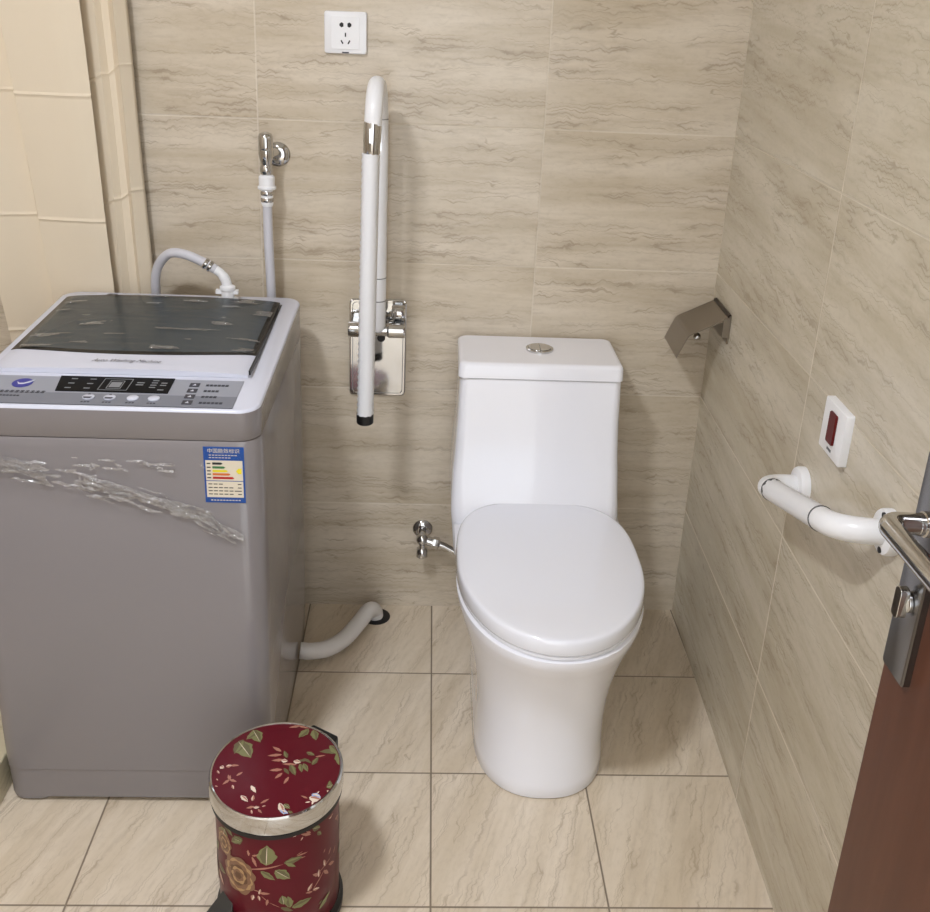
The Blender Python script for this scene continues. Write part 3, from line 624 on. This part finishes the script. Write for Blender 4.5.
# ------------------------------------------------------------------ pedal bin
BC=(-.865,-.857)
B=thing('pedal_bin','round dark red pedal bin with floral print and chrome lid rim','bin',(BC[0],BC[1],0))
LM={'g':1,'o':2,'p':3,'w':4,'b':5}
ART=[REDP,LEAFG,LEAFO,PINKP,WHITP,BLUP,ROSE1,ROSE2,ROSE3]
def leafpoly(ax,ay,bx,by,w,n=9,wav=.12):
    L=math.hypot(bx-ax,by-ay); dx,dy=(bx-ax)/L,(by-ay)/L; px,py=-dy,dx; up=[];dn=[]
    for k in range(n+1):
        t=k/n; h=w*L*.5*math.sin(PI*t**.8)*(1+wav*math.sin(t*19))
        if k in (0,n): h=0
        c=(ax+dx*L*t,ay+dy*L*t); up.append((c[0]+px*h,c[1]+py*h)); dn.append((c[0]-px*h,c[1]-py*h))
    return up,dn
def strip(m,fn,A,B_,hz,mi,K=4):
    n=len(A); vs=[]
    for k in range(K+1):
        f=k/K; vs+=[fn(a[0]+(c[0]-a[0])*f,a[1]+(c[1]-a[1])*f,hz) for a,c in zip(A,B_)]
    m.add(vs,[(k*n+i,k*n+i+1,(k+1)*n+i+1,(k+1)*n+i) for k in range(K) for i in range(n-1)],mi)
def art_leaf(m,fn,ax,ay,bx,by,w,mi,h0):
    up,dn=leafpoly(ax,ay,bx,by,w)
    strip(m,fn,up,dn,h0,mi)
    if w>.35:                                   # lighter inner half and a midrib
        mid=[((a[0]+b[0])/2,(a[1]+b[1])/2) for a,b in zip(up,dn)]
        inn=[(c[0]*.35+a[0]*.65,c[1]*.35+a[1]*.65) for a,c in zip(up,mid)]
        strip(m,fn,mid[1:-1],inn[1:-1],h0+.00012,{1:2,2:1,3:4,4:3,5:4}[mi],2)
        rib=[(c[0]*.96+a[0]*.04,c[1]*.96+a[1]*.04) for a,c in zip(up,mid)]; rb2=[(c[0]*.96+a[0]*.04,c[1]*.96+a[1]*.04) for a,c in zip(dn,mid)]
        if mi in (1,2) and w>.55: strip(m,fn,rib[:-1],rb2[:-1],h0+.0002,4,1)
m=MB(); prof=[(.096,.022),(.0975,.024),(.0985,.10),(.0985,.238)]
m.lathe(prof,(BC[0],BC[1],0),n=96,mi=0)
RB=.0989
def cylf(u,v,h):           # u metres round the drum, v height
    th=u/RB; r=RB+h; return (BC[0]+r*math.cos(th),BC[1]+r*math.sin(th),v)
hh=0
for c,t0_,z0_,t1_,z1_,w in BODY:
    hh=(hh+1)%7
    art_leaf(m,cylf,math.radians(t0_)*RB,z0_/1000,math.radians(t1_)*RB,z1_/1000,max(w,.06),LM[c],.0001+hh*.00004)
# full blown rose and its neighbour
def rose(th,z,R_):
    u0=math.radians(th)*RB; rnd=random.Random(int(abs(th)*10))
    for ringn,(rr,pw,mi) in enumerate(((.78,.62,6),(.66,.5,7),(.55,.5,6),(.42,.42,8),(.32,.36,7),(.2,.3,6),(.1,.22,8))):
        cnt=9 if rr>.5 else 6
        for k in range(cnt):
            a=2*PI*k/cnt+ringn*.5+rnd.random()*.3
            cx,cy=u0+R_*rr*math.cos(a)*.9,z+R_*rr*math.sin(a)*1.15
            tx,ty=-math.sin(a),math.cos(a); l=R_*pw*.6
            up,dn=leafpoly(cx-tx*l,cy-ty*l,cx+tx*l,cy+ty*l,.62 if rr>.3 else .8,8,.03); n=len(up); hz=.0004+ringn*.00008+k*.00001
            strip(m,cylf,up,dn,hz,mi,3)
rose(-120,.150,.034); rose(-138,.196,.021)
for th in (100,20,150,60,-170):   # the print carries on round the back
    rose(th,.12+.05*math.sin(th),.026)
    for k in range(7):
        a=k*2.4; u=math.radians(th)*RB; art_leaf(m,cylf,u+.028*math.cos(a),.13+.03*math.sin(a),u+.055*math.cos(a),.13+.06*math.sin(a),.5,1+k%3,.0002)
m.build('drum',ART,B,smooth=40,label='dark red drum with rose and leaf print')
m=MB(); m.lathe([(.101,0.0005),(.1045,.003),(.1045,.014),(.1000,.020),(.0985,.024)],(BC[0],BC[1],0),n=72); m.build('base_ring',BLACK,B)
m=MB(); m.lathe([(.0990,.238),(.1042,.240),(.1042,.247),(.0990,.249)],(BC[0],BC[1],0),n=72); m.build('gasket_ring',BLACK,B)
LIDO=MB().lathe([(.1010,.2495),(.1050,.2500),(.1062,.253),(.1062,.276),(.1052,.2805),(.1030,.2825),(.1008,.2815),(.1002,.2795)],(BC[0],BC[1],0),n=96).build('lid_rim',CHROME,B,label='chrome lid rim')
m=MB()
def domez(r): return .2812+.0030*(1-(r/.101)**2)
m.lathe([(.1009,.2810),(.08,domez(.08)),(.06,domez(.06)),(.035,domez(.035)),(.0,domez(0))],(BC[0],BC[1],0),n=96,mi=0,cap=(False,True))
def lidf(u,v,h):
    r=math.hypot(u,v)
    if r>.0995: u*=.0995/r; v*=.0995/r; r=.0995
    return (BC[0]+u,BC[1]+v,domez(r)+.0003+h)
for c,a_,b_,c_,d_,w in LID:
    hh=(hh+1)%7
    art_leaf(m,lidf,a_/985,b_/985,c_/985,d_/985,w,LM[c],.0001+hh*.00004)
m.build('lid_panel',ART,B,smooth=40,label='dark red lid panel with leaf and petal print')
# hinge block behind, pedal in front
ha=math.radians(58); hx,hy=math.cos(ha),math.sin(ha)
def hb(r,t,z): return (BC[0]+hx*r-hy*t,BC[1]+hy*r+hx*t,z)
m=MB(); m.loft([[hb(r,t,z) for r,t in ((.096,-.034),(.127,-.027),(.127,.027),(.096,.034))] for z in (.215,.264)]); m.build('lid_hinge',BLACK,B,bevel=.004)
pa=math.radians(-122-18); px_,py_=math.cos(pa),math.sin(pa)
def pb(r,t,z): return (BC[0]+px_*r-py_*t,BC[1]+py_*r+px_*t,z)
m=MB(); m.loft([[pb(r,t*s,z) for t,z in ((-.030,zl),(.030,zl),(.026,zh_),(.0,zh_+.006),(-.026,zh_))] for r,s,zl,zh_ in ((.092,.45,.030,.088),(.102,.8,.020,.066),(.122,1.05,.012,.040),(.145,1.0,.008,.024),(.158,.7,.007,.014))])
m.build('pedal',PEDAL,B,bevel=.003)

# ------------------------------------------------------------------ toilet paper holder in the corner
P=thing('toilet_paper_holder','empty stainless steel toilet paper holder on the right wall near the corner','paper holder',(wx(-.09),-.09,.80))
def pw(y,z,off): return (wx(y)-off,y,z)
m=MB(); m.loft([[pw(y,z,off) for y,z in ((-.158,.775),(-.024,.775),(-.024,.836),(-.158,.836))] for off in (.0002,.004)]); m.build('back_plate',STEEL,P,bevel=.001)
prof=path([(.003,.834,0),(.086,.792,0),(.107,.742,0)],[.016],8)
th=.0016
outl=[(p[0],p[1]) for p in prof]; inn=[(p[0]-.0006,p[1]-.0022) for p in prof]
m=MB(); poly=outl+inn[::-1]
m.loft([[pw(y,z,o) for o,z in poly] for y in (-.157,-.024)])
m.build('cover',STEEL,P,smooth=50,label='curved steel cover flap')
m=MB()   # side flanges on both edges of the cover
for y in (-.026,):
    fl=outl+[(o-.004,z-.013) for o,z in outl[::-1][2:-2]]
    m.loft([[pw(yy,z,o) for o,z in fl] for yy in (y,y+.0016)])
m.build('side_flange',STEEL,P)
MB().box((wx(-.157)-.016,-.1585,.790),(wx(-.157)-.001,-.156,.832)).build('side_flange',STEEL,P)
m=MB(); m.tube([pw(-.030,.835,.003),pw(-.154,.835,.003)],.0045,14); m.build('hinge_pin',mat('dark steel',(70,62,56),.35,1),P)
m=MB(); m.tube([pw(-.050,.800,.003),pw(-.050,.780,.040),pw(-.070,.773,.050),pw(-.084,.770,.050)],.0035,12); m.ball(pw(-.092,.768,.051),.0085,12); m.build('roll_arm',CHROME,P)

# ------------------------------------------------------------------ emergency call button
E_=thing('call_button','white square wall switch with a dark red rocker above the short rail','switch',(wx(-.78),-.78,.86))
def cb(u,v,w): return pw(-.7805-u*1.0,.859+v,w)
sq=rrect(-.042,-.041,.042,.041,.003,4)
m=MB(); m.loft([[cb(u*k,v*k,w) for u,v in sq] for k,w in ((1,.0002),(1,.011),(.985,.0125),(.95,.0128))]); m.build('faceplate',WPLASTIC,E_)
m=MB(); sq=rrect(-.0135,-.024+.004,.0135,.024+.004,.003,4); m.loft([[cb(u*k,v,w) for u,v in sq] for k,w in ((1,.0128),(1,.015),(.9,.0162))]); m.build('rocker',REDBTN,E_,label='dark red rocker')
m=MB()
for q in range(4): m.prism([(-.008+q*.0043,-.033),(-.0052+q*.0043,-.033),(-.0052+q*.0043,-.029),(-.008+q*.0043,-.029)],.0128,.0132,cb)
m.build('switch_print',INK,E_,smooth=0)

# ------------------------------------------------------------------ short grab rail on the right wall
A=thing('wall_grab_rail','short white grab rail fixed to the right wall below the red switch','grab rail',(wx(-.84),-.84,.77))
F1=Vector((wx(-.684),-.684,.716)); F2=Vector((wx(-.992),-.992,.810)); n_=Vector((-1,TW,0)).normalized()
def capf(F,hol):
    m=MB(); m.lathe([(.0315,.0002),(.0315,.010),(.0295,.014),(.018,.016)],F,axis=n_,n=44,mi=0)
    for a in hol: m.lathe([(.0045,.0140),(.0045,.0163)],F+Vector((0,math.cos(a),math.sin(a)))*.0240,axis=n_,n=14,mi=1)
    m.build('wall_flange',[WPLASTIC,BLACK],A)
capf(F1,(-PI/2,)); capf(F2,(-PI/2-.3,PI/2))
off=.068
pp=path([F1+n_*.004,F1+n_*off,F2+n_*off,F2+n_*.004],[.034,.050],14)
L=[0]
for a,b in zip(pp,pp[1:]): L.append(L[-1]+(b-a).length)
i0=min(i for i,p in enumerate(pp) if i>=15); i1=[i for i in range(len(pp)) if i>i0][0]
P0,P1=pp[i0],pp[i1]; ga=P0.lerp(P1,.06); gb=P0.lerp(P1,.92)
MB().tube(pp[:i0+1]+[ga],.0175,26).build('rail_end',WPLASTIC,A,smooth=50)
MB().tube([gb]+pp[i1:],.0175,26).build('rail_end',WPLASTIC,A,smooth=50)
bumpy([ga,gb],.0168).build('rail_grip',WPLASTIC,A,smooth=60,label='textured white grip section')
d_=(gb-ga).normalized()
for q in (ga,gb): MB().lathe([(.0187,-.0009),(.0187,.0009)],q,axis=d_,n=30).build('ring_mark',RING,A)

# ------------------------------------------------------------------ the door, opened against the right wall
DX=-.182
DO=struct(MB().box((DX,-2.13,.008),(DX+.040,-1.307,2.08)).build('door_1',WOOD,bevel=.0015))
m=MB(); rp=rrect(-1.359,.853,-1.3155,1.085,.004,4)
m.loft([[(DX-w,y,z) for y,z in rp] for w in (.0,.0065)]); m.loft([[(DX-w,y*1,z) for y,z in rrect(-1.359+i,.853+i,-1.3155-i,1.085-i,.004,4)] for w,i in ((.0065,0),(.0078,.0015))])
m.build('lock_plate',mat('satin steel plate',(120,118,118),.25,1),DO)
m=MB(); zl=1.018; yl=-1.338
m.lathe([(.012,0),(.012,.003),(.0105,.004),(.0105,.008)],(DX-.0078,yl,zl),axis=(-1,0,0),n=28)
lp=path([(DX-.008,yl,zl),(DX-.046,yl,zl+.002),(DX-.047,-1.455,zl+.004),(DX-.036,-1.480,zl+.004)],[.014,.012],10)
m.tube(lp,[.0100]*len(lp),20); m.build('door_handle',CHROME,DO,smooth=50)
m=MB(); m.lathe([(.010,0),(.010,.003),(.009,.004)],(DX-.0078,-1.339,.936),axis=(-1,0,0),n=24); m.loft([[(DX-w,y,z) for y,z in rrect(-1.3450,.920,-1.3330,.952,.005,4)] for w in (.011,.019,.020)])
m.build('thumb_turn',CHROME,DO,bevel=.001)

# ------------------------------------------------------------------ shower curtain
CT=thing('shower_curtain','cream shower curtain bunched against the back wall behind the washing machine','curtain',(-1.40,-.06,.10))
# plan of the folds: (x,y) at z=.83 and at z=1.41, straight lines between and beyond
bot=[(-1.240,-.026),(-1.262,-.046),(-1.272,-.034),(-1.288,-.036),(-1.300,-.045),(-1.332,-.034),(-1.322,-.055),(-1.309,-.078),(-1.335,-.078),(-1.40,-.072),(-1.440,-.070),(-1.450,-.050),(-1.49,-.062),(-1.548,-.080),(-1.556,-.040)]
top=[(-1.252,-.028),(-1.275,-.052),(-1.290,-.034),(-1.300,-.040),(-1.310,-.052),(-1.352,-.036),(-1.338,-.062),(-1.323,-.090),(-1.36,-.098),(-1.44,-.092),(-1.478,-.088),(-1.494,-.050),(-1.545,-.080),(-1.60,-.100),(-1.61,-.040)]
zs=[.10]+[.83+(1.41-.83)*k/14 for k in range(-14,28)]
cre=[(1.018,.009),(1.270,.009),(.766,.009),(1.52,.009),(.514,.009)]
zall=sorted(set([.10,.3]+[.45+.0125*k for k in range(125)]+[c+d for c,w in cre for d in (-.006,-.003,0,.003,.006)]))
m=MB(); rows=[]
SH=[.020,.020,.010,0,0,-.02,-.035,-.040,-.040,-.040,-.040,-.036,-.034,-.034,-.034]
for z in zall:
    t=(z-.83)/(1.41-.83); tt=max(min(t,1.9),-1.0); row=[]
    for i,(b_,t_) in enumerate(zip(bot,top)):
        x=b_[0]+(t_[0]-b_[0])*tt; y=b_[1]+(t_[1]-b_[1])*tt
        zz=z+SH[i]
        bump=sum(max(0,1-abs(z-c)/.005) for c,w in cre)*.0028
        x+=.003*noise.noise(Vector((i*1.7,z*3,1))); y+=.004*noise.noise(Vector((i*2.1,z*4,6)))
        y=min(y,-.006)
        if z<.86 : y=max(y,-.084)
        row.append((x,y-bump,zz))
    # smooth subdivision across the folds
    cr=[]
    for i in range(len(row)-1):
        for k in range(4):
            f=k/4; f=f+ .0; cr.append(tuple(row[i][q]+(row[i+1][q]-row[i][q])*f for q in range(3)))
    cr.append(row[-1]); rows.append(cr)
n=len(rows[0]); vs=[p for r in rows for p in r]; fs=[(j*n+i,j*n+i+1,(j+1)*n+i+1,(j+1)*n+i) for j in range(len(rows)-1) for i in range(n-1)]
m.add(vs,fs); o=m.build('cloth',CURT,CT,smooth=28)
so=o.modifiers.new('solid','SOLIDIFY'); so.thickness=.0008; so.offset=0
ztop=zall[-1]
m=MB(); m.tube([(-1.48,-.0,ztop+.035),(-1.48,YF,ztop+.035)],.0125,20); tag(m.build('curtain_rod',CHROME),'chrome curtain rod running from the back wall above the shower','rod')
for i in range(1,14,3):
    x=rows[-1][i*4][0]; y=rows[-1][i*4][1]
    m=MB(); m.tube([(x,y,ztop-.01),((x-1.48)/2,y,ztop+.045),(-1.48,y,ztop+.0475)],.002,8); m.build('curtain_ring',CHROME,CT)

# ------------------------------------------------------------------ light, camera
w=bpy.data.worlds.new('World'); S.world=w; w.use_nodes=True
w.node_tree.nodes['Background'].inputs[0].default_value=(.93,.97,1.0,1); w.node_tree.nodes['Background'].inputs[1].default_value=2.0
cam=bpy.data.cameras.new('camera'); co=bpy.data.objects.new('camera',cam); COL.objects.link(co); S.camera=co
r=Vector((0.99874079,-0.02942286,0.040634)); u=Vector((-0.02784295,0.34868063,0.93682794)); f=Vector((0.04173245,0.93677965,-0.34742235))
co.matrix_world=Matrix(((r.x,u.x,-f.x,-.6486),(r.y,u.y,-f.y,-2.1084),(r.z,u.z,-f.z,1.4532),(0,0,0,1)))
cam.sensor_fit='HORIZONTAL'; cam.sensor_width=36; cam.lens=36*984.34/930; cam.clip_start=.02
cam.shift_y=(356.92-456)/930*1.0
S.view_settings.view_transform='Standard'; S.view_settings.look='None'; S.view_settings.gamma=1; S.view_settings.use_curve_mapping=False
S.view_settings.exposure=0.42
for o in list(bpy.data.objects):
    if o.get('_root'): del o['_root']
